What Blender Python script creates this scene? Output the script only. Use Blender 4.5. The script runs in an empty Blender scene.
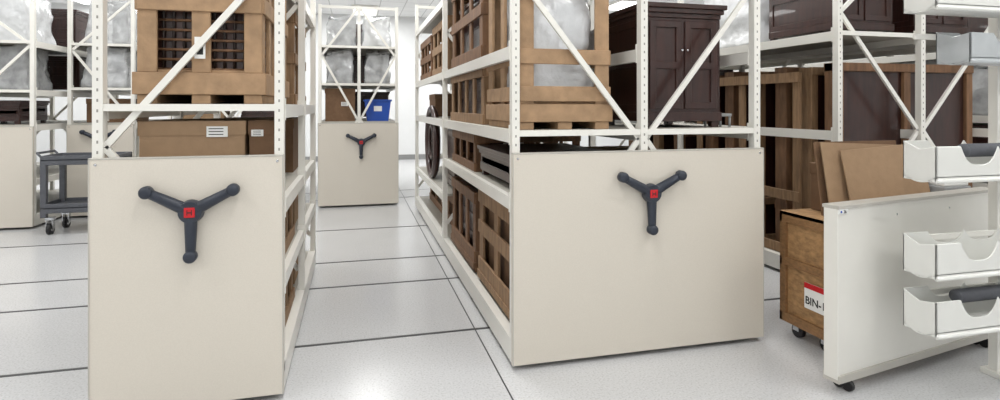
import bpy, bmesh, math, random
from mathutils import Vector, Matrix, noise
random.seed(4)
S=bpy.context.scene
S.view_settings.view_transform='Standard'
# ---------------- materials ----------------
def lin(c): return tuple((v/12.92 if v<=.04045 else ((v+.055)/1.055)**2.4) for v in [x/255 for x in c])
def mat(name,rgb,rough=.5,metal=0,var=.0,scale=8,bump=0,bscale=40,stretch=None,spec=.5,coat=0,emit=0,trans=0,alpha=1):
    m=bpy.data.materials.new(name); m.use_nodes=True
    nt=m.node_tree; b=nt.nodes['Principled BSDF']; c=lin(rgb)
    b.inputs['Base Color'].default_value=(*c,1); b.inputs['Roughness'].default_value=rough
    b.inputs['Metallic'].default_value=metal; b.inputs['Specular IOR Level'].default_value=spec
    b.inputs['Coat Weight'].default_value=coat; b.inputs['Alpha'].default_value=alpha
    if trans: b.inputs['Transmission Weight'].default_value=trans
    if emit:
        b.inputs['Emission Color'].default_value=(*c,1); b.inputs['Emission Strength'].default_value=emit
    tc=nt.nodes.new('ShaderNodeTexCoord'); mp=nt.nodes.new('ShaderNodeMapping')
    nt.links.new(tc.outputs['Object'],mp.inputs[0])
    if stretch: mp.inputs['Scale'].default_value=stretch
    if var:
        n=nt.nodes.new('ShaderNodeTexNoise'); n.inputs['Scale'].default_value=scale; n.inputs['Detail'].default_value=6
        nt.links.new(mp.outputs[0],n.inputs['Vector'])
        r=nt.nodes.new('ShaderNodeValToRGB')
        r.color_ramp.elements[0].position=.3; r.color_ramp.elements[1].position=.7
        r.color_ramp.elements[0].color=(*[x*(1-var) for x in c],1); r.color_ramp.elements[1].color=(*[min(1,x*(1+var)) for x in c],1)
        nt.links.new(n.outputs[0],r.inputs[0]); nt.links.new(r.outputs[0],b.inputs['Base Color'])
    if bump:
        n=nt.nodes.new('ShaderNodeTexNoise'); n.inputs['Scale'].default_value=bscale; n.inputs['Detail'].default_value=4
        nt.links.new(mp.outputs[0],n.inputs['Vector'])
        bp=nt.nodes.new('ShaderNodeBump'); bp.inputs['Strength'].default_value=bump; bp.inputs['Distance'].default_value=.01
        nt.links.new(n.outputs[0],bp.inputs['Height']); nt.links.new(bp.outputs[0],b.inputs['Normal'])
    return m
M=dict(
 panel=mat('cream_laminate',(212,205,193),.42,var=.03,scale=160,bump=.05,bscale=300),
 steel=mat('white_painted_steel',(230,228,221),.35,var=.02,scale=5),
 edge=mat('panel_edge_trim',(188,184,176),.4),
 slot=mat('slot_shadow',(150,147,140),.8),
 deck=mat('shelf_deck',(182,178,168),.5,var=.05,scale=9),
 rubber=mat('handle_navy_rubber',(40,46,58),.42,var=.08,scale=60,bump=.05,bscale=200),
 red=mat('red_badge',(196,24,34),.35),
 black=mat('black_rubber',(28,28,30),.5),
 tan=mat('tan_crate_board',(162,132,101),.75,var=.18,scale=14,bump=.15,bscale=60),
 tan2=mat('tan_pine_slat',(144,114,84),.7,var=.26,scale=6,stretch=(6,6,1),bump=.1),
 brown=mat('brown_crate_wood',(118,86,60),.65,var=.28,scale=6,stretch=(5,5,1),bump=.1),
 card=mat('cardboard',(158,130,101),.8,var=.06,scale=20,bump=.08,bscale=90),
 card2=mat('kraft_cardboard_dark',(116,88,64),.8,var=.1,scale=20),
 dark=mat('dark_mahogany',(52,28,23),.32,var=.35,scale=5,stretch=(6,6,.8),coat=.2),
 dark2=mat('dark_carved_wood',(38,28,24),.45,var=.4,scale=30,bump=.5,bscale=40),
 plastic=mat('clear_plastic_wrap',(224,226,228),.18,var=.12,scale=7,bump=.9,bscale=14,coat=.5,alpha=.92),
 film=mat('smoky_plastic_film',(206,208,210),.16,var=.25,scale=9,bump=.9,bscale=16,coat=.6,alpha=.66),
 white=mat('white_label_paper',(235,235,232),.6),
 blue=mat('blue_plastic_bin',(28,76,170),.35,var=.05),
 grey=mat('grey_cart_plastic',(84,86,92),.5,var=.1,scale=30),
 greyl=mat('light_grey_foam',(150,152,152),.7,var=.05,scale=30),
 chrome=mat('chrome',(200,202,205),.18,metal=1),
 bin=mat('white_bin_plastic',(226,226,221),.28,coat=.2,var=.015),
 binclear=mat('frosted_bin_plastic',(180,184,186),.2,coat=.4,var=.08,scale=9),
 ply=mat('osb_plywood',(164,127,86),.6,var=.3,scale=22,bump=.2,bscale=30,stretch=(1,1,2)),
 plyd=mat('plywood_cleat',(140,104,68),.6,var=.2,scale=10,stretch=(1,4,8)),
 track=mat('steel_track',(58,58,60),.45,metal=.2),
 seam=mat('floor_seam',(160,160,158),.5),
 text=mat('label_ink',(25,25,25),.6),
)
class B:
    def __init__(s,name,parent=None): s.bm=bmesh.new(); s.n=name; s.mats=[]; s.parent=parent
    def mi(s,k):
        if k not in s.mats: s.mats.append(k)
        return s.mats.index(k)
    def _fin(s,verts,k,smooth=False):
        i=s.mi(k); fs=set()
        for v in verts:
            for f in v.link_faces: fs.add(f)
        for f in fs: f.material_index=i; f.smooth=smooth
    def box(s,a,b,k,mtx=None):
        a=Vector(a);b=Vector(b); c=(a+b)/2; d=b-a
        m=Matrix.Translation(c)@Matrix.Diagonal((abs(d.x),abs(d.y),abs(d.z),1))
        if mtx: m=mtx@m
        r=bmesh.ops.create_cube(s.bm,size=1,matrix=m); s._fin(r['verts'],k); return r['verts']
    def cyl(s,p,q,r1,k,r2=None,seg=20,flat=None):
        p=Vector(p);q=Vector(q);d=q-p
        rot=d.to_track_quat('Z','Y').to_matrix().to_4x4()
        m=Matrix.Translation((p+q)/2)@rot
        if flat: m=m@Matrix.Diagonal((flat[0],flat[1],1,1))
        r=bmesh.ops.create_cone(s.bm,cap_ends=True,segments=seg,radius1=r1,radius2=r1 if r2 is None else r2,depth=d.length,matrix=m)
        s._fin(r['verts'],k,True)
        for v in r['verts']:
            for f in v.link_faces:
                if len(f.verts)>4: f.smooth=False
    def sph(s,c,r,k,sc=(1,1,1),seg=20):
        m=Matrix.Translation(c)@Matrix.Diagonal((r*sc[0],r*sc[1],r*sc[2],1))
        q=bmesh.ops.create_uvsphere(s.bm,u_segments=seg,v_segments=seg//2,radius=1,matrix=m); s._fin(q['verts'],k,True)
    def beam(s,p,q,w,t,k,up=(0,1,0)):
        p=Vector(p);q=Vector(q);d=(q-p); L=d.length; z=d.normalized(); y=Vector(up); x=y.cross(z).normalized(); y=z.cross(x)
        m=Matrix((( x.x,y.x,z.x,0),(x.y,y.y,z.y,0),(x.z,y.z,z.z,0),(0,0,0,1)))
        m=Matrix.Translation((p+q)/2)@m@Matrix.Diagonal((w,t,L,1))
        r=bmesh.ops.create_cube(s.bm,size=1,matrix=m); s._fin(r['verts'],k)
    def poly(s,pts,ext,k):
        vs=[s.bm.verts.new(p) for p in pts]; f=s.bm.faces.new(vs)
        r=bmesh.ops.extrude_face_region(s.bm,geom=[f]); nv=[e for e in r['geom'] if isinstance(e,bmesh.types.BMVert)]
        bmesh.ops.translate(s.bm,verts=nv,vec=ext); s._fin(vs+nv,k)
    def torus(s,c,R,r,k,axis='X',n=40,m=10):
        rings=[]
        for i in range(n):
            a=2*math.pi*i/n; ring=[]
            for j in range(m):
                b=2*math.pi*j/m; rr=R+r*math.cos(b); h=r*math.sin(b)
                if axis=='X': p=(c[0]+h,c[1]+rr*math.cos(a),c[2]+rr*math.sin(a))
                elif axis=='Y': p=(c[0]+rr*math.cos(a),c[1]+h,c[2]+rr*math.sin(a))
                else: p=(c[0]+rr*math.cos(a),c[1]+rr*math.sin(a),c[2]+h)
                ring.append(s.bm.verts.new(p))
            rings.append(ring)
        al=[]
        for i in range(n):
            A=rings[i];C=rings[(i+1)%n]
            for j in range(m): s.bm.faces.new((A[j],A[(j+1)%m],C[(j+1)%m],C[j]))
            al+=A
        s._fin(al,k,True)
    def done(s,bevel=0,seg=2,xf=None):
        bmesh.ops.recalc_face_normals(s.bm,faces=s.bm.faces)
        me=bpy.data.meshes.new(s.n); 
        if xf: s.bm.transform(xf)
        s.bm.to_mesh(me); s.bm.free()
        o=bpy.data.objects.new(s.n,me); S.collection.objects.link(o)
        for k in s.mats: me.materials.append(M[k])
        if bevel:
            b=o.modifiers.new('bevel','BEVEL'); b.width=bevel; b.segments=seg; b.limit_method='ANGLE'; b.angle_limit=math.radians(50)
        if s.parent: o.parent=s.parent
        return o
def empty(name,loc=(0,0,0)):
    e=bpy.data.objects.new(name,None); S.collection.objects.link(e); e.empty_display_size=.1; return e
def text(body,loc,rot,size,parent,k='text',ext=.0005,name='lettering',bold=0.0):
    c=bpy.data.curves.new(name,'FONT'); c.body=body; c.size=size; c.extrude=ext; c.offset=bold
    o=bpy.data.objects.new(name,c); S.collection.objects.link(o); o.location=loc; o.rotation_euler=rot
    c.materials.append(M[k]); o.parent=parent; return o

# ---------------- room ----------------
RX0,RX1,RY0,RY1,H=-8.5,8.5,-2.5,16,4.0
def surf(name,a,b,m):
    b_=B(name); M['_'+name]=m; b_.box(a,b,'_'+name); return b_.done()
def floor_mat():
    m=mat('speckled_vinyl_floor',(215,215,215),.2,spec=.5)
    nt=m.node_tree;b=nt.nodes['Principled BSDF'];tc=nt.nodes.new('ShaderNodeTexCoord')
    v=nt.nodes.new('ShaderNodeTexNoise');v.inputs['Scale'].default_value=90;v.inputs['Detail'].default_value=5
    nt.links.new(tc.outputs['Object'],v.inputs['Vector'])
    r=nt.nodes.new('ShaderNodeValToRGB'); e=r.color_ramp.elements
    e[0].position=.30;e[0].color=(.45,.45,.45,1);e[1].position=.45;e[1].color=(.585,.588,.595,1)
    x=e.new(.62);x.color=(.62,.622,.63,1);x=e.new(.75);x.color=(.70,.702,.708,1)
    nt.links.new(v.outputs[0],r.inputs[0]);
    n=nt.nodes.new('ShaderNodeTexNoise');n.inputs['Scale'].default_value=1.3;nt.links.new(tc.outputs['Object'],n.inputs['Vector'])
    mr=nt.nodes.new('ShaderNodeMapRange');mr.inputs['To Min'].default_value=.94;mr.inputs['To Max'].default_value=1.05
    nt.links.new(n.outputs[0],mr.inputs[0])
    mx=nt.nodes.new('ShaderNodeVectorMath');mx.operation='SCALE'
    nt.links.new(r.outputs[0],mx.inputs[0]);nt.links.new(mr.outputs[0],mx.inputs['Scale'])
    nt.links.new(mx.outputs[0],b.inputs['Base Color'])
    return m
def ceil_mat():
    m=mat('ceiling_tiles',(230,230,229),.8)
    nt=m.node_tree;b=nt.nodes['Principled BSDF'];tc=nt.nodes.new('ShaderNodeTexCoord')
    br=nt.nodes.new('ShaderNodeTexBrick');br.offset=0;br.inputs['Scale'].default_value=1
    br.inputs['Brick Width'].default_value=.6;br.inputs['Row Height'].default_value=.6;br.inputs['Mortar Size'].default_value=.012
    br.inputs['Color1'].default_value=(.76,.76,.755,1);br.inputs['Color2'].default_value=(.74,.74,.735,1);br.inputs['Mortar'].default_value=(.48,.48,.48,1)
    nt.links.new(tc.outputs['Object'],br.inputs['Vector']);nt.links.new(br.outputs[0],b.inputs['Base Color']);return m
wm=mat('white_wall_paint',(226,227,227),.7,var=.015,scale=3)
surf('floor',(RX0,RY0,-.1),(RX1,RY1,0),floor_mat())
surf('ceiling',(RX0,RY0,H),(RX1,RY1,H+.1),ceil_mat())
surf('wall_back',(RX0,RY1,0),(RX1,RY1+.1,H),wm)
surf('wall_front',(RX0,RY0-.1,0),(RX1,RY0,H),wm)
surf('wall_left',(RX0-.1,RY0,0),(RX0,RY1,H),wm)
surf('wall_right',(RX1,RY0,0),(RX1+.1,RY1,H),wm)
bm_=mat('grey_vinyl_base',(140,140,140),.5)
surf('baseboard_back',(RX0,RY1-.015,0),(RX1,RY1,.14),bm_)
surf('baseboard_left',(RX0,RY0,0),(RX0+.015,RY1-.015,.14),bm_)
surf('baseboard_right',(RX1-.015,RY0,0),(RX1,RY1-.015,.14),bm_)
for y in (3.72,4.87,5.64,7.1,9.4,10.2):
    b=B('floor_rail'); b.box((-7.5,y-.012,0),(7.5,y+.012,.002),'track')
    b.box((-7.5,y+.012,0),(7.5,y+.022,.0012),'seam'); b.done()
b=B('floor_seam_strip'); b.box((.777,-1,0),(.785,12,.0015),'track'); b.done()
fx=[-6,-3,.25,3.3,6.3]; fy=[-1,1.7,4.4,7.1,9.8,12.6,15]
M['lamp']=mat('fluorescent_diffuser',(255,255,255),.5,emit=1.8)
for x in fx:
    for y in fy:
        b=B('ceiling_light'); b.box((x-.32,y-.62,H-.06),(x+.32,y+.62,H),'steel'); b.box((x-.28,y-.58,H-.066),(x+.28,y+.58,H-.06),'lamp'); o=b.done()
        l=bpy.data.lights.new('fluorescent_tube','AREA'); l.shape='RECTANGLE'; l.size=.56;l.size_y=1.16; l.energy=34.5 if y<12 else 42; l.color=(1,.998,.985)
        lo=bpy.data.objects.new('fluorescent_tube',l); lo.location=(x,y,H-.075); S.collection.objects.link(lo); lo.parent=o

# ---------------- shelving ----------------
def handle(x,y,z,parent,R=.235):
    b=B('three_spoke_handle',parent)
    b.cyl((x,y,z),(x,y-.03,z),.03,'rubber')
    b.cyl((x,y-.012,z),(x,y-.056,z),.058,'rubber',r2=.052,seg=32)
    for a in (152,28,270):
        c,s_=math.cos(math.radians(a)),math.sin(math.radians(a))
        p=Vector((x+c*.03,y-.03,z+s_*.03)); q=Vector((x+c*R*.92,y-.036,z+s_*R*.92))
        b.cyl(p,q,.03,'rubber',r2=.022,seg=20)
        e=Vector((x+c*R*.92,y-.02,z+s_*R*.92))
        b.cyl(e,e+Vector((0,-.035,0)),.03,'rubber',seg=24)
        b.sph(e+Vector((0,-.035,0)),.03,'rubber',(1,.5,1))
    b.box((x-.024,y-.06,z-.024),(x+.024,y-.052,z+.024),'red')
    for sx in (-.012,.008): b.box((x+sx,y-.062,z-.014),(x+sx+.004,y-.058,z+.014),'black')
    b.box((x-.012,y-.062,z-.003),(x+.012,y-.058,z+.003),'black')
    return b.done(.004,2)
def unit(name,xs,ys,levels,panel=None,hz=3.0,hx=None,nodes=(.3,1.3,2.25,2.95),flip=False,frontlv=(),hzc=.97,topz=1.25,slots=True):
    root=empty(name); b=B('frame',root); P=.045
    for yi,y in enumerate(ys):
        for x in xs:
            b.box((x-P/2,y,.12),(x+P/2,y+P*1.2,hz),'steel')
            if slots and yi==0:
                z=1.27
                while z<2.6:
                    b.box((x-.004,y-.0006,z),(x+.004,y+.001,z+.014),'slot'); z+=.05
        for i in range(len(xs)-1):
            xa,xb=xs[i]+P/2,xs[i+1]-P/2
            f=(i%2==0)^flip
            for j in range(len(nodes)-1):
                za,zb=nodes[j],nodes[j+1]
                if (j%2==0)^f: za,zb=zb,za
                b.beam((xa,y+.03,za),(xb,y+.03,zb),.032,.02,'steel')
            b.box((xa,y+.01,hz-.05),(xb,y+.04,hz-.01),'steel')
    for bi,lv in enumerate(levels):
        ya,yb=ys[bi]+P*1.2,ys[bi+1]
        for z,d in lv:
            for x in ((xs[0],xs[-1]) if len(xs)<3 else xs):
                b.box((x-.018,ya,z-.075),(x+.018,yb,z),'steel')
                b.box((x-.026,ya,z-.085),(x+.026,ya+.012,z+.03),'steel')
                b.box((x-.026,yb-.012,z-.085),(x+.026,yb,z+.03),'steel')
            if d:
                for i in range(len(xs)-1): b.box((xs[i]+.018,ya-.03,z-.022),(xs[i+1]-.018,yb+.03,z),'deck')
    for z in frontlv:
        for i in range(len(xs)-1): b.box((xs[i]+P/2,ys[0]+.005,z-.035),(xs[i+1]-P/2,ys[0]+.025,z),'steel')
    x0,x1=xs[0]-P/2,xs[-1]+P/2
    b.box((x0,ys[0],.03),(x0+.06,ys[-1]+P*1.2,.16),'steel'); b.box((x1-.06,ys[0],.03),(x1,ys[-1]+P*1.2,.16),'steel')
    b.box((x0+.06,ys[0],.05),(x1-.06,ys[-1]+P,.15),'deck')
    yy=ys[0]+.3
    while yy<ys[-1]:
        for xx in (x0+.03,x1-.03): b.cyl((xx-.02,yy,.042),(xx+.02,yy,.042),.042,'track')
        yy+=.9
    b.done()
    if panel:
        pa,pb=panel; p=B('end_panel',root); y=ys[0]
        p.box((pa,y-.03,.03),(pb,y-.002,topz),'panel')
        for q in (pa,pb-.006): p.box((q,y-.033,.03),(q+.006,y-.03,topz),'edge')
        p.box((pa,y-.033,topz-.006),(pb,y,topz+.002),'edge')
        for xx in (pa+.03,pb-.03): p.cyl((xx,y-.034,topz-.03),(xx,y-.03,topz-.03),.007,'chrome',seg=12)
        p.done(.002,1)
        handle((pa+pb)/2 if hx is None else hx,y-.03,hzc,root)
    return root
# ---------------- things stored ----------------
def slat_crate(name,x0,x1,y0,y1,z0,z1,k='tan',w=.09,t=.02,nx=1,ny=1,hs=(.0,.5,1.),base=.0):
    b=B(name)
    if base:
        b.box((x0-.02,y0-.01,z0+base*.3),(x1+.02,y1,z0+base),k)
        n=3
        for i in range(n):
            xx=x0+(x1-x0-w)*i/(n-1); b.box((xx,y0,z0),(xx+w,y1,z0+base*.3),k)
    zb=z0+base
    for i in range(nx+2):
        xx=x0+(x1-x0-w)*i/(nx+1)
        for y in (y0,y1-t): b.box((xx,y,zb),(xx+w,y+t,z1),k)
    for i in range(ny+2):
        yy=y0+t+(y1-y0-w-2*t)*i/(ny+1)
        for x in (x0,x1-t): b.box((x,yy,zb),(x+t,yy+w,z1),k)
    for h in hs:
        zz=zb+(z1-zb-w)*h
        for y in (y0-t*.6,y1-t*.4): b.box((x0,y,zz),(x1,y+t,zz+w),k)
        for x in (x0-t*.6,x1-t*.4): b.box((x,y0,zz),(x+t,y1,zz+w),k)
    b.box((x0+t,y0+t,z0+base*.5),(x1-t,y1-t,zb+.015),k)
    return b.done(.003,1)
def cbox(name,x0,x1,y0,y1,z0,z1,k='card',label=None,lid=True):
    b=B(name); b.box((x0,y0,z0),(x1,y1,z1),k)
    if lid:
        b.box((x0-.006,y0-.006,z1-.07),(x1+.006,y1+.006,z1+.003),k)
    b.box(((x0+x1)/2-.03,y0-.002,z1-.005),((x0+x1)/2+.03,y1,z1+.005),'tan')
    if label:
        lx,lz,lw,lh=label; b.box((lx,y0-.009,lz),(lx+lw,y0-.006,lz+lh),'white')
        for i in range(3): b.box((lx+.01,y0-.0095,lz+lh*(.2+.27*i)),(lx+lw*.8,y0-.009,lz+lh*(.28+.27*i)),'text')
    return b.done(.004,2)
def wrapped(name,x0,x1,y0,y1,z0,z1,k='plastic',amp=.05,seed=0,taper=.15):
    b=B(name); n=14
    r=bmesh.ops.create_cube(b.bm,size=1)
    bmesh.ops.subdivide_edges(b.bm,edges=b.bm.edges[:],cuts=n,use_grid_fill=True)
    c=Vector(((x0+x1)/2,(y0+y1)/2,(z0+z1)/2)); d=Vector((x1-x0,y1-y0,z1-z0))
    for v in b.bm.verts:
        p=v.co.copy(); h=p.z+.5; tz=1-taper*h
        r_=Vector((p.x*tz,p.y*tz,p.z))
        q=Vector((r_.x*d.x,r_.y*d.y,r_.z*d.z))
        nv=noise.noise_vector((q+c)*5+Vector((seed,seed,0)))*amp + noise.noise_vector((q+c)*14+Vector((seed,0,seed)))*amp*.35
        if h>.9: nv.z+= noise.noise((q+c)*3+Vector((seed,0,0)))*amp*2
        nv.z=nv.z if h>.05 else 0
        q+=nv
        q.x=max(-d.x/2,min(d.x/2,q.x)); q.y=max(-d.y/2,min(d.y/2,q.y)); q.z=max(-d.z/2,q.z)
        v.co=c+q
    b._fin(b.bm.verts,k,True); return b.done()
def armoire(name,x0,x1,y0,y1,z0,z1,k='dark'):
    b=B(name); w=x1-x0
    b.box((x0,y0,z0+.06),(x1,y1,z1-.09),k)
    b.box((x0-.015,y0-.015,z0+.04),(x1+.015,y1,z0+.1),k)
    for x in (x0,x1-.05):
        for y in (y0,y1-.05): b.box((x,y,z0),(x+.05,y+.05,z0+.05),k)
    for i,e in enumerate((.01,.025,.04)): b.box((x0-e,y0-e,z1-.09+.03*i),(x1+e,y1+e*0,z1-.06+.03*i),k)
    for s in (0,1):
        a=x0+.02+s*(w/2-.01); c=a+w/2-.03
        b.box((a,y0-.012,z0+.12),(a+.045,y0,z1-.11),k); b.box((c-.045,y0-.012,z0+.12),(c,y0,z1-.11),k)
        for zz in (z0+.12,(z0+z1)/2-.02,z1-.155): b.box((a,y0-.0125,zz),(c,y0,zz+.045),k)
        b.sph(((x0+x1)/2+(-.02 if s==0 else .02),y0-.022,(z0+z1)/2+.1),.009,'chrome',seg=10)
    for x,sx in ((x0,-1),(x1,1)):
        for (ya,yb) in ((y0,y0+.05),(y1-.05,y1)): b.box((x,ya,z0+.1),(x+sx*.01,yb,z1-.09),k)
        for zz in (z0+.1,(z0+z1)/2,z1-.14): b.box((x,y0,zz),(x+sx*.0098,y1,zz+.05),k)
    return b.done(.003,1)
def chair(name,x,y,z,sz=1,k='dark2',ang=0,seat='tan2'):
    b=B(name); w=.24;h=.45
    for sx in (-1,1):
        b.cyl((sx*w,-.22,0),(sx*w,-.2,h),.018,k,r2=.026,seg=10); b.cyl((sx*w*.9,.24,0),(sx*w*.9,.2,h),.018,k,r2=.024,seg=10)
        b.cyl((sx*w*.9,.2,h),(sx*w*.95,.3,1.05),.024,k,r2=.018,seg=10); b.sph((sx*w*.95,.3,1.07),.026,k,seg=10)
        b.cyl((sx*w,-.21,.2),(sx*w*.9,.22,.2),.011,k,seg=8)
        b.cyl((sx*w*1.02,.25,.68),(sx*w*1.1,-.15,.68),.018,k,seg=8); b.cyl((sx*w*1.1,-.13,.68),(sx*w,-.17,h),.015,k,seg=8)
    b.box((-.26,-.25,h-.03),(.26,.23,h+.02),k); b.box((-.24,-.23,h+.02),(.24,.2,h+.06),seat)
    for zz in (.6,.98): b.beam((-w*.92,.22+(zz-.45)*.16,zz),(w*.92,.22+(zz-.45)*.16,zz),.02,.07,k,up=(0,0,1))
    for i in range(5):
        xx=-.16+.08*i; b.cyl((xx,.235,.6),(xx,.3,.98),.01,k,seg=8)
    b.cyl((-w,-.2,.25),(w,-.2,.25),.011,k,seg=8)
    return b.done(.003,1,xf=Matrix.Translation((x,y,z))@Matrix.Rotation(ang,4,'Z')@Matrix.Scale(sz,4))
def table(name,x0,x1,y0,y1,z0,z1,k='dark'):
    b=B(name); b.box((x0,y0,z1-.03),(x1,y1,z1),k); b.box((x0+.05,y0+.05,z1-.12),(x1-.05,y1-.05,z1-.03),k)
    for x in (x0+.07,x1-.07):
        for y in (y0+.07,y1-.07):
            b.cyl((x,y,z0),(x,y,z1-.1),.018,k,r2=.03,seg=12); b.sph((x,y,z0+(z1-z0)*.6),.038,k,seg=12); b.sph((x,y,z0+(z1-z0)*.3),.03,k,seg=12)
    return b.done(.004,2)
def trunk(name,x0,x1,y0,y1,z0,z1):
    b=B(name); b.box((x0,y0,z0),(x1,y1,z1),'dark')
    n=int((x1-x0)/.045)
    for i in range(n+1):
        xx=x0+(x1-x0)*i/n; b.cyl((xx,y0-.008,z0),(xx,y0-.008,z1),.008,'dark2',seg=8)
    m=int((z1-z0)/.05)
    for i in range(m+1):
        zz=z0+(z1-z0)*i/m; b.cyl((x0,y0-.012,zz),(x1,y0-.012,zz),.007,'brown',seg=8)
        b.cyl((x1+.008,y0,zz),(x1+.008,y1,zz),.007,'brown',seg=8)
    return b.done()

# ---- near-left unit
unit('mobile_shelving_unit',[-1.195,-.378],[3.1,4.35,5.5],[[(.6,1),(1.0,1),(1.51,1),(2.6,1)],[(.6,1),(1.0,1),(1.51,1),(2.3,1)]],
     panel=(-1.222,-.353),frontlv=(1.51,),flip=True,topz=1.25,hx=-.774,hzc=.985)
slat_crate('slatted_crate',-1.05,-.47,3.17,4.25,1.51,2.5,k='tan',w=.088,nx=1,ny=3,hs=(.42,1.),base=.16)
trunk('wicker_trunk',-1.0,-.52,3.25,4.15,1.69,2.35)
b=B('crate_tag'); b.box((-.785,3.147,1.74),(-.735,3.15,1.85),'white'); b.box((-.775,3.1465,1.76),(-.745,3.147,1.80),'text'); b.done()
cbox('cardboard_box',-1.05,-.56,3.2,3.8,1.0,1.42,label=(-.74,1.34,.1,.055))
cbox('cardboard_box',-.54,-.42,3.22,3.7,1.0,1.42,k='card2',label=(-.53,1.34,.06,.035))
cbox('cardboard_box',-1.0,-.45,4.5,5.3,1.0,1.4,k='card2')
slat_crate('slatted_crate',-1.14,-.44,4.45,5.4,1.51,2.2,k='tan2',w=.08,nx=1,ny=1)
for (z0,z1) in ((.16,.52),(.6,.92)):
    slat_crate('slatted_crate',-1.13,-.42,3.2,4.2,z0,z1,k='tan2',w=.07,nx=2,ny=2,hs=(0,1.))
    cbox('cardboard_box',-1.1,-.44,4.5,5.3,z0,z1-.03,k='card')
# ---- near-right unit
RXs=[.89,1.70,2.50]
unit('mobile_shelving_unit',RXs,[3.1,5.7,8.4],[[(.97,1),(1.36,1),(1.85,0),(2.75,1)],[(.6,1),(1.36,1),(1.85,1),(2.6,1)]],
     panel=(.862,2.525),frontlv=(1.36,),topz=1.232,hx=1.715,hzc=.98)
slat_crate('slatted_crate',.93,1.5,3.17,3.95,1.36,2.45,k='tan',w=.09,nx=0,ny=1,hs=(.02,.28,1.),base=.15)
wrapped('plastic_wrapped_figure',1.0,1.43,3.25,3.8,1.53,2.4,k='plastic',amp=.07,seed=3)
armoire('armoire',1.80,2.33,3.26,3.86,1.36,2.16)
wrapped('plastic_wrapped_chair',1.98,2.45,4.3,4.9,1.36,2.2,seed=7,amp=.07)
table('side_table',1.8,2.42,5.0,5.6,1.36,2.0)
b=B('low_stool'); b.box((2.37,3.3,1.43),(2.46,3.5,1.45),'greyl')
for x in (2.38,2.45):
    for y in (3.31,3.48): b.cyl((x,y,1.36),(x,y,1.43),.008,'greyl',seg=8)
b.done()
slat_crate('slatted_crate',.93,1.6,4.1,5.55,1.36,1.8,k='tan2',w=.08,nx=1,ny=3,hs=(0,1.))
armoire('cabinet',1.0,1.5,4.2,5.4,1.38,1.76)
slat_crate('slatted_crate',.93,1.6,4.15,5.5,1.87,2.6,k='brown',w=.09,nx=1,ny=2,hs=(0,.5,1.))
armoire('cabinet',1.0,1.5,4.3,5.3,1.9,2.4)
slat_crate('slatted_crate',.94,1.6,3.25,4.3,.16,.86,k='tan2',w=.1,nx=1,ny=1,hs=(0,.55,1.),base=.08)
cbox('cardboard_box',.99,1.55,3.33,4.2,.255,.8,k='card2')
slat_crate('slatted_crate',.94,1.6,4.45,5.55,.16,.8,k='brown',w=.09,nx=1,ny=2,hs=(0,1.),base=.08)
armoire('cabinet',1.0,1.55,4.55,5.45,.255,.78)
armoire('cabinet',.96,1.6,3.3,4.3,.97,1.2)
slat_crate('slatted_crate',.94,1.6,4.45,5.5,.97,1.27,k='brown',w=.07,nx=1,ny=2,hs=(0,1.))
cbox('cardboard_box',1.8,2.4,3.6,4.5,.97,1.15,k='card')
b=B('round_table_top'); b.torus((.94,7.1,1.05),.42,.04,'dark','X'); b.cyl((.965,7.1,1.05),(.985,7.1,1.05),.42,'dark',seg=40)
b.torus((.935,7.1,1.05),.2,.02,'dark','X')
for i in range(8):
    a=i*math.pi/4; b.cyl((.955,7.1,1.05),(.955,7.1+.38*math.cos(a),1.05+.38*math.sin(a)),.014,'dark2',seg=8)
b.done()
slat_crate('slatted_crate',1.06,1.65,6.0,8.2,.16,.5,k='brown',nx=1,ny=3,hs=(0,1.))
armoire('cabinet',1.02,1.6,5.85,6.5,.6,1.24)
slat_crate('slatted_crate',.94,1.6,5.85,7.0,1.85,2.45,k='tan2',nx=1,ny=2)
slat_crate('slatted_crate',.94,1.6,7.15,8.3,1.85,2.4,k='brown',nx=1,ny=2)
chair('antique_chair',1.25,6.2,1.36,.45); cbox('cardboard_box',1.05,1.5,7.6,8.2,1.36,1.66,k='card2')
chair('antique_chair',2.1,6.4,1.36,.44); wrapped('plastic_wrapped_chair',1.85,2.42,7.0,7.8,1.36,1.75,seed=11)
slat_crate('slatted_crate',1.8,2.42,5.85,7.5,.6,1.2,k='brown',nx=1,ny=2)
wrapped('plastic_wrapped_chair',1.8,2.42,5.9,6.9,1.85,2.5,seed=81,k='plastic')
# ---- right unit
QX=[3.72,4.56,5.42]
unit('mobile_shelving_unit',QX,[3.66,5.9,8.4],[[(1.3,0),(2.1,1)],[(.16,0),(1.3,1),(2.1,1)]],frontlv=(2.1,),slots=True,hz=3.0)
def picture_crate(name,x0,x1,y0,y1,z0,z1,n,k='brown',inner='dark'):
    b=B(name); w=.07
    b.box((x0+.01,y0+.03,z0+.02),(x1-.01,y1-.03,z1-.02),inner)
    for i in range(n+1):
        xx=x0+(x1-x0-w)*i/n; b.box((xx,y0,z0),(xx+w,y1,z1),k)
    for zz in (z0,z0+(z1-z0)*.22,z1-w): b.box((x0,y0-.01,zz),(x1,y1+.01,zz+w),k)
    return b.done(.003,1)
def side_frame(x0,y0,y1,z0,z1,k='brown',n=2):
    b=B('crate_frame'); w=.09
    for i in range(n+1):
        yy=y0+(y1-y0-w)*i/n; b.box((x0,yy,z0),(x0+.022,yy+w,z1),k)
    for zz in (z0,z0+(z1-z0)*.3,z1-w): b.box((x0-.018,y0,zz),(x0,y1,zz+w),k)
    b.done(.003,1)
picture_crate('painting_crate',3.85,5.32,3.82,3.95,.16,1.86,2)
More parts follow.
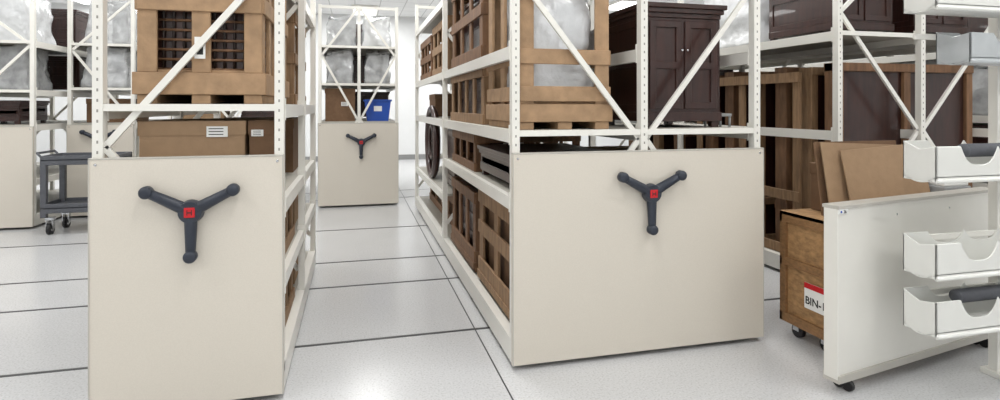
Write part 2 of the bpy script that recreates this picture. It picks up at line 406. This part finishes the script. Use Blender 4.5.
for i,(y,k) in enumerate(((4.1,'tan2'),(4.4,'brown'),(4.75,'tan2'),(5.15,'brown'),(5.5,'brown'))):
    picture_crate('painting_crate',3.86,5.32,y,y+.14,.16,1.84+.02*(i%2),2,k=k)
side_frame(3.785,4.15,5.7,.16,1.8,'tan2',2)
picture_crate('painting_crate',3.83,5.35,6.1,6.25,.16,1.2,2)
picture_crate('painting_crate',3.83,5.35,6.6,6.75,.16,1.2,2,k='tan2')
picture_crate('painting_crate',3.83,5.35,7.3,7.45,.16,1.2,2)
armoire('cabinet',3.9,4.5,6.1,6.8,1.3,1.95); wrapped('plastic_wrapped_chair',3.9,4.5,7.0,7.8,1.3,1.95,seed=4,k='film'); chair('antique_chair',4.2,7.4,1.3,.6)
wrapped('plastic_wrapped_chair',3.8,4.4,4.75,5.7,2.1,2.85,seed=20,k='plastic')
armoire('cabinet',3.85,4.45,3.85,4.6,2.1,2.8); armoire('cabinet',4.7,5.3,3.85,4.6,2.1,2.9)
table('side_table',3.95,4.5,6.1,6.9,2.1,2.6)
# ---- further right
unit('mobile_shelving_unit',[6.3,7.2,8.1],[3.9,6.3,8.7],[[(.7,1),(1.4,1),(2.1,1)]]*2,slots=False)
armoire('armoire',6.4,7.1,4.2,5.6,.7,1.3); wrapped('plastic_wrapped_chair',6.4,7.1,4.2,5.8,1.4,2.0,seed=31,k='film'); armoire('cabinet',6.4,7.1,4.2,5.6,2.1,2.9)
armoire('cabinet',6.4,7.1,6.6,8.4,1.4,2.05); armoire('cabinet',6.4,7.1,6.6,8.4,.7,1.3)
# ---- rows behind, across the far aisle
unit('mobile_shelving_unit',[2.0,2.85,3.7],[9.6,12.0],[[(.6,1),(1.27,1),(1.84,1),(2.4,1)]],slots=False,frontlv=(1.84,2.4))
for (x0,x1) in ((2.1,2.75),(2.95,3.6)):
    for (z0,z1) in ((.6,1.15),(1.27,1.75),(1.84,2.3)): armoire('cabinet',x0,x1,9.75,10.8,z0,z1)
    wrapped('plastic_wrapped_chair',x0,x1,9.8,10.8,2.4,2.95,seed=61,k='film')
# ---- far centre unit
unit('mobile_shelving_unit',[-.50,.06,.615],[8.7,11.2],[[(.6,1),(1.27,1),(1.84,1),(2.4,1)]],panel=(-.526,.64),slots=False,frontlv=(1.84,2.4),topz=1.245,hx=.09,hzc=.96)
cbox('cardboard_box',-.43,.0,8.82,9.3,1.27,1.76,k='card2',label=(-.2,1.5,.1,.06))
b=B('recycling_bin')
x0,x1,z0,z1=.14,.54,1.27,1.6
b.poly([(x0+.04,8.85,z0),(x1-.04,8.85,z0),(x1,8.85,z1),(x0,8.85,z1)],(0,.32,0),'blue')
b.box((x0-.012,8.835,z1-.03),(x1+.012,9.185,z1+.0),'blue'); b.box((.28,8.846,1.42),(.4,8.85,1.5),'white')
b.done(.006,2)
armoire('cabinet',-.44,.56,10.2,11.0,1.27,1.75)
for x,a in ((-.22,0),(.34,.3)):
    chair('antique_chair',x,9.05,1.84,.48,ang=a)
    wrapped('plastic_wrapped_chair',x-.2,x+.2,8.85,9.35,1.84,2.36,seed=6+a,k='film')
armoire('cabinet',-.42,.55,9.7,10.7,1.84,2.33)
wrapped('plastic_wrapped_chair',-.42,.02,8.9,9.8,2.4,2.9,seed=9,k='film');wrapped('plastic_wrapped_chair',.1,.55,8.9,9.8,2.4,2.85,seed=19)
armoire('cabinet',-.42,.55,10,11,2.4,2.9)
# ---- far left units
unit('mobile_shelving_unit',[-5.6,-4.73,-3.82],[8.1,10.6],[[(.6,1),(1.27,1),(1.7,1),(2.3,1)]],panel=(-5.62,-3.795),slots=False,frontlv=(1.7,2.3),hzc=.97)
unit('mobile_shelving_unit',[-3.70,-2.95],[8.75,11.2],[[(.6,1),(1.27,1),(1.75,1),(2.35,1)]],panel=(-3.72,-2.93),slots=False,frontlv=(1.75,2.35),hx=-3.33,hzc=1.05)
unit('mobile_shelving_unit',[-2.5,-1.7,-.95],[8.75,11.2],[[(.6,1),(1.27,1),(1.75,1),(2.35,1)]],panel=(-2.52,-.93),slots=False,frontlv=(1.75,2.35),hzc=.97)
for i,(x,y,z) in enumerate([(-4.25,8.6,1.7),(-3.33,9.1,1.75),(-2.1,9.2,1.75),(-1.3,9.2,1.75),(-4.95,8.6,1.7)]):
    chair('antique_chair',x,y,z,.5,ang=(i%3-1)*.4)
    wrapped('plastic_wrapped_chair',x-.28,x+.28,y-.25,y+.35,z,z+.55,seed=70+i,k='film')
for i,(x0,x1,y,z,h) in enumerate([(-4.6,-4.0,8.4,2.3,.6),(-3.6,-3.05,8.95,2.35,.6),(-2.4,-1.8,9,2.35,.5),(-1.6,-1.0,9,2.35,.55),(-5.4,-4.85,8.4,2.3,.5)]):
    wrapped('plastic_wrapped_chair',x0,x1,y,y+.7,z,z+h,seed=40+i,k='film' if i%2 else 'plastic')
for i,(x0,x1,y,z,h) in enumerate([(-4.65,-3.9,9.5,1.7,.52),(-5.5,-4.8,9.5,1.7,.5),(-3.6,-3.05,9.9,1.75,.52),(-2.4,-1.8,9.9,1.75,.5),(-1.6,-1.05,9.9,1.75,.52),(-4.6,-3.95,9.5,2.3,.6),(-3.6,-3.05,9.9,2.35,.55),(-1.6,-1.05,8.95,1.27,.4),(-4.55,-4.05,8.3,1.27,.3)]):
    armoire('cabinet',x0,x1,y,y+.65,z,z+h)
cbox('cardboard_box',-3.6,-3.05,9.0,9.7,1.27,1.6,k='card2')
cbox('cardboard_box',-5.4,-4.9,8.3,9.0,1.27,1.55); cbox('cardboard_box',-2.4,-1.85,9,9.6,1.27,1.6)
# ---- utility cart at left
root=empty('utility_cart'); b=B('cart_body',root)
cx0,cx1,cy0,cy1=-3.53,-2.75,7.65,8.15
for z in (.3,.86):
    b.box((cx0,cy0,z),(cx1,cy1,z+.02),'grey')
    b.box((cx0,cy0,z-.05),(cx1,cy0+.02,z+.06),'grey');b.box((cx0,cy1-.02,z-.05),(cx1,cy1,z+.06),'grey')
    b.box((cx0,cy0+.02,z-.05),(cx0+.02,cy1-.02,z+.06),'grey');b.box((cx1-.02,cy0+.02,z-.05),(cx1,cy1-.02,z+.06),'grey')
for x in (cx0,cx1-.06):
    for y in (cy0,cy1-.06): b.box((x,y,.2),(x+.06,y+.06,.9),'grey')
b.cyl((cx0-.05,cy0+.05,.95),(cx0-.05,cy1-.05,.95),.014,'grey'); 
for y in (cy0+.05,cy1-.05): b.cyl((cx0+.01,y,.88),(cx0-.05,y,.95),.012,'grey')
b.done(.005,2)
b=B('casters',root)
for x in (cx0+.08,cx1-.08):
    for y in (cy0+.06,cy1-.06):
        b.cyl((x-.02,y,.065),(x+.02,y,.065),.065,'black',seg=24); b.cyl((x-.024,y,.065),(x+.024,y,.065),.03,'chrome',seg=16)
        b.box((x-.035,y-.03,.06),(x-.027,y+.03,.17),'chrome'); b.box((x+.027,y-.03,.06),(x+.035,y+.03,.17),'chrome'); b.box((x-.04,y-.04,.17),(x+.04,y+.04,.2),'chrome')
b.done()
# ---- wooden bin crate
root=empty('wooden_bin_crate'); b=B('crate_body',root)
X0,X1,Y0,Y1,Z0,Z1=2.73,3.9,2.74,3.17,.09,.81
b.box((X0+.02,Y0+.02,Z0),(X1-.02,Y1-.02,Z1-.02),'ply')
for zz,hh in ((Z0,.06),(.46,.05),(Z1-.07,.07)):
    b.box((X0,Y0,zz),(X0+.02,Y1,zz+hh),'plyd'); b.box((X0,Y1-.02,zz),(X1,Y1,zz+hh),'plyd'); b.box((X0,Y0,zz),(X1,Y0+.02,zz+hh),'plyd')
b.box((X0,Y0,Z1-.022),(X1,Y1,Z1),'ply')
for yy in (Y0,Y1-.05): b.box((X0+.001,yy,Z0),(X0+.02,yy+.05,Z1-.022),'plyd')
for x in (X0+.06,X1-.14):
    for y in (Y0+.1,Y1-.1):
        b.cyl((x-.015,y,.045),(x+.015,y,.045),.045,'black',seg=20); b.box((x-.025,y-.025,.045),(x-.018,y+.025,.09),'chrome'); b.box((x+.018,y-.025,.045),(x+.025,y+.025,.09),'chrome')
b.box((X0-.003,2.765,.24),(X0+.001,2.955,.40),'white'); b.box((X0-.004,2.765,.365),(X0-.0028,2.955,.40),'red')
b.done(.003,1)
text('BIN-10',(X0-.004,2.947,.27),(math.pi/2,0,-math.pi/2),.066,root,name='bin_lettering',bold=.001)
# cardboard sheets leaning on a low carton, all standing on the crate lid
cbox('cardboard_box',2.95,3.55,2.98,3.14,.812,1.12,k='card2')
b=B('leaning_cardboard_sheets')
for (xa,xb,yb,yt,zt,sl,kk) in ((2.84,3.5,2.93,3.0,1.27,.0,'card2'),(2.86,3.56,2.88,2.965,1.255,-.015,'card'),(2.98,3.62,2.83,2.93,1.235,.02,'card')):
    b.poly([(xa,yb,.812),(xb,yb,.812),(xb,yt,zt+sl),(xa,yt,zt-sl)],(0,.007,0),kk)
b.done()
b=B('foam_block'); b.box((3.66,2.8,.812),(3.89,3.08,.98),'greyl'); b.box((3.67,2.81,.98),(3.88,3.06,1.03),'white'); b.done(.008,2)
# ---- long white panel trolley
root=empty('panel_trolley'); ang=math.atan2(.175,.985)
T=Matrix.Translation((2.42,2.40,0))@Matrix.Rotation(ang,4,'Z')
b=B('trolley_panel',root); L=1.5
b.box((0,0,.1),(L,.07,.975),'steel')
b.box((-.006,-.012,.965),(L+.006,.08,.983),'edge'); b.box((-.003,-.003,.08),(.02,.073,.97),'steel')
b.cyl((.0,-.004,.972),(L,-.004,.972),.008,'chrome',seg=12)
b.box((.0,-.013,.94),(.07,-.003,.964),'white')
b.box((.0,-.01,.06),(L,.08,.1),'edge')
for x in (.1,L-.1):
    for y in (0.01,.06): b.cyl((x-.012,y,.03),(x+.012,y,.03),.03,'black',seg=20)
b.cyl((.012,-.016,.952),(.012,-.003,.952),.006,'blue',seg=12)
for x in (.5,1.0): b.cyl((x,-.002,.9),(x,0,.9),.006,'chrome',seg=10)
b.done(.003,1,xf=T)
tx=text('36',(0,0,0),(0,0,0),.024,root,name='number_lettering')
tx.matrix_local=T@Matrix.Translation((.028,-.0145,.944))@Matrix.Rotation(math.pi/2,4,'X')
# ---- bin rack in right foreground
root=empty('bin_rack'); b=B('rack_frame',root)
for x in (3.44,4.1):
    b.box((x,2.34,.0),(x+.05,2.39,2.6),'steel'); b.box((x-.02,2.15,0),(x+.07,2.42,.03),'steel')
for z in (.5,.79,1.24,1.85,2.12,2.55): b.box((2.84,2.325,z),(4.15,2.34,z+.03),'steel')
b.done(.002,1)
def binny(z,x0=2.76,x1=3.75,y0=2.15,y1=2.325,h=.175,k='bin',low=.08,fl=.16):
    b=B('hanging_bin',root); t=.008
    def prof(hi,lo,n=80):
        pts=[]
        for i in range(n+1):
            u=i/n; x=x0+(x1-x0)*u; d=(x-x0)
            if d<fl: zz=hi
            else:
                ph=((d-fl)%.25)/.25
                zz=lo+(hi-lo)*(abs(2*ph-1)**3.2)
            pts.append((x,zz))
        return pts
    P=prof(h,low)
    pts=[(x0,y0,z),(x1,y0,z)]+[(x,y0,z+zz) for x,zz in reversed(P)]
    b.poly(pts,(0,t,0),k)
    P=prof(h+.02,h*.75)
    pts=[(x0,y1-t,z),(x1,y1-t,z)]+[(x,y1-t,z+zz) for x,zz in reversed(P)]
    b.poly(pts,(0,t,0),k)
    n=8; prev=None
    for i in range(n+1):
        a=i/n; y=y0+(y1-y0)*a; zz=z+.02-.03*math.sin(math.pi*a)
        cur=(y,zz)
        if prev: b.poly([(x0,prev[0],prev[1]),(x0,cur[0],cur[1]),(x0,cur[0],cur[1]+t),(x0,prev[0],prev[1]+t)],(x1-x0,0,0),k)
        prev=cur
    for xx in (x0,x1-t): b.poly([(xx,y0,z),(xx,y1,z),(xx,y1,z+h+.02),(xx,(y0+y1)/2,z+h*.9),(xx,y0,z+h)],(t,0,0),k)
    b.cyl((x0,y0,z+.004),(x1,y0,z+.004),.011,k,seg=10)
    return b.done(.002,1)
for z in (.36,.645,1.125,1.98): binny(z)
binny(1.72,x0=2.98,h=.15,k='binclear')
for z,x in ((1.21,3.05),(.46,3.0)):
    b=B('foam_tube',root); b.cyl((x,2.235,z+.06),(3.7,2.235,z+.06),.035,'grey'); b.sph((x,2.235,z+.06),.035,'grey',(.5,1,1)); b.done()
# camera
cam=bpy.data.cameras.new('camera'); co=bpy.data.objects.new('camera',cam); S.collection.objects.link(co)
co.location=(0,0,1.5); co.rotation_euler=(math.pi/2,0,-math.radians(14.4)); cam.sensor_width=36; cam.lens=20.34; cam.shift_y=-.094; cam.clip_start=.05
S.camera=co
w=bpy.data.worlds.new('world'); S.world=w; w.use_nodes=True; w.node_tree.nodes['Background'].inputs[0].default_value=(.9,.95,1,1); w.node_tree.nodes['Background'].inputs[1].default_value=.3
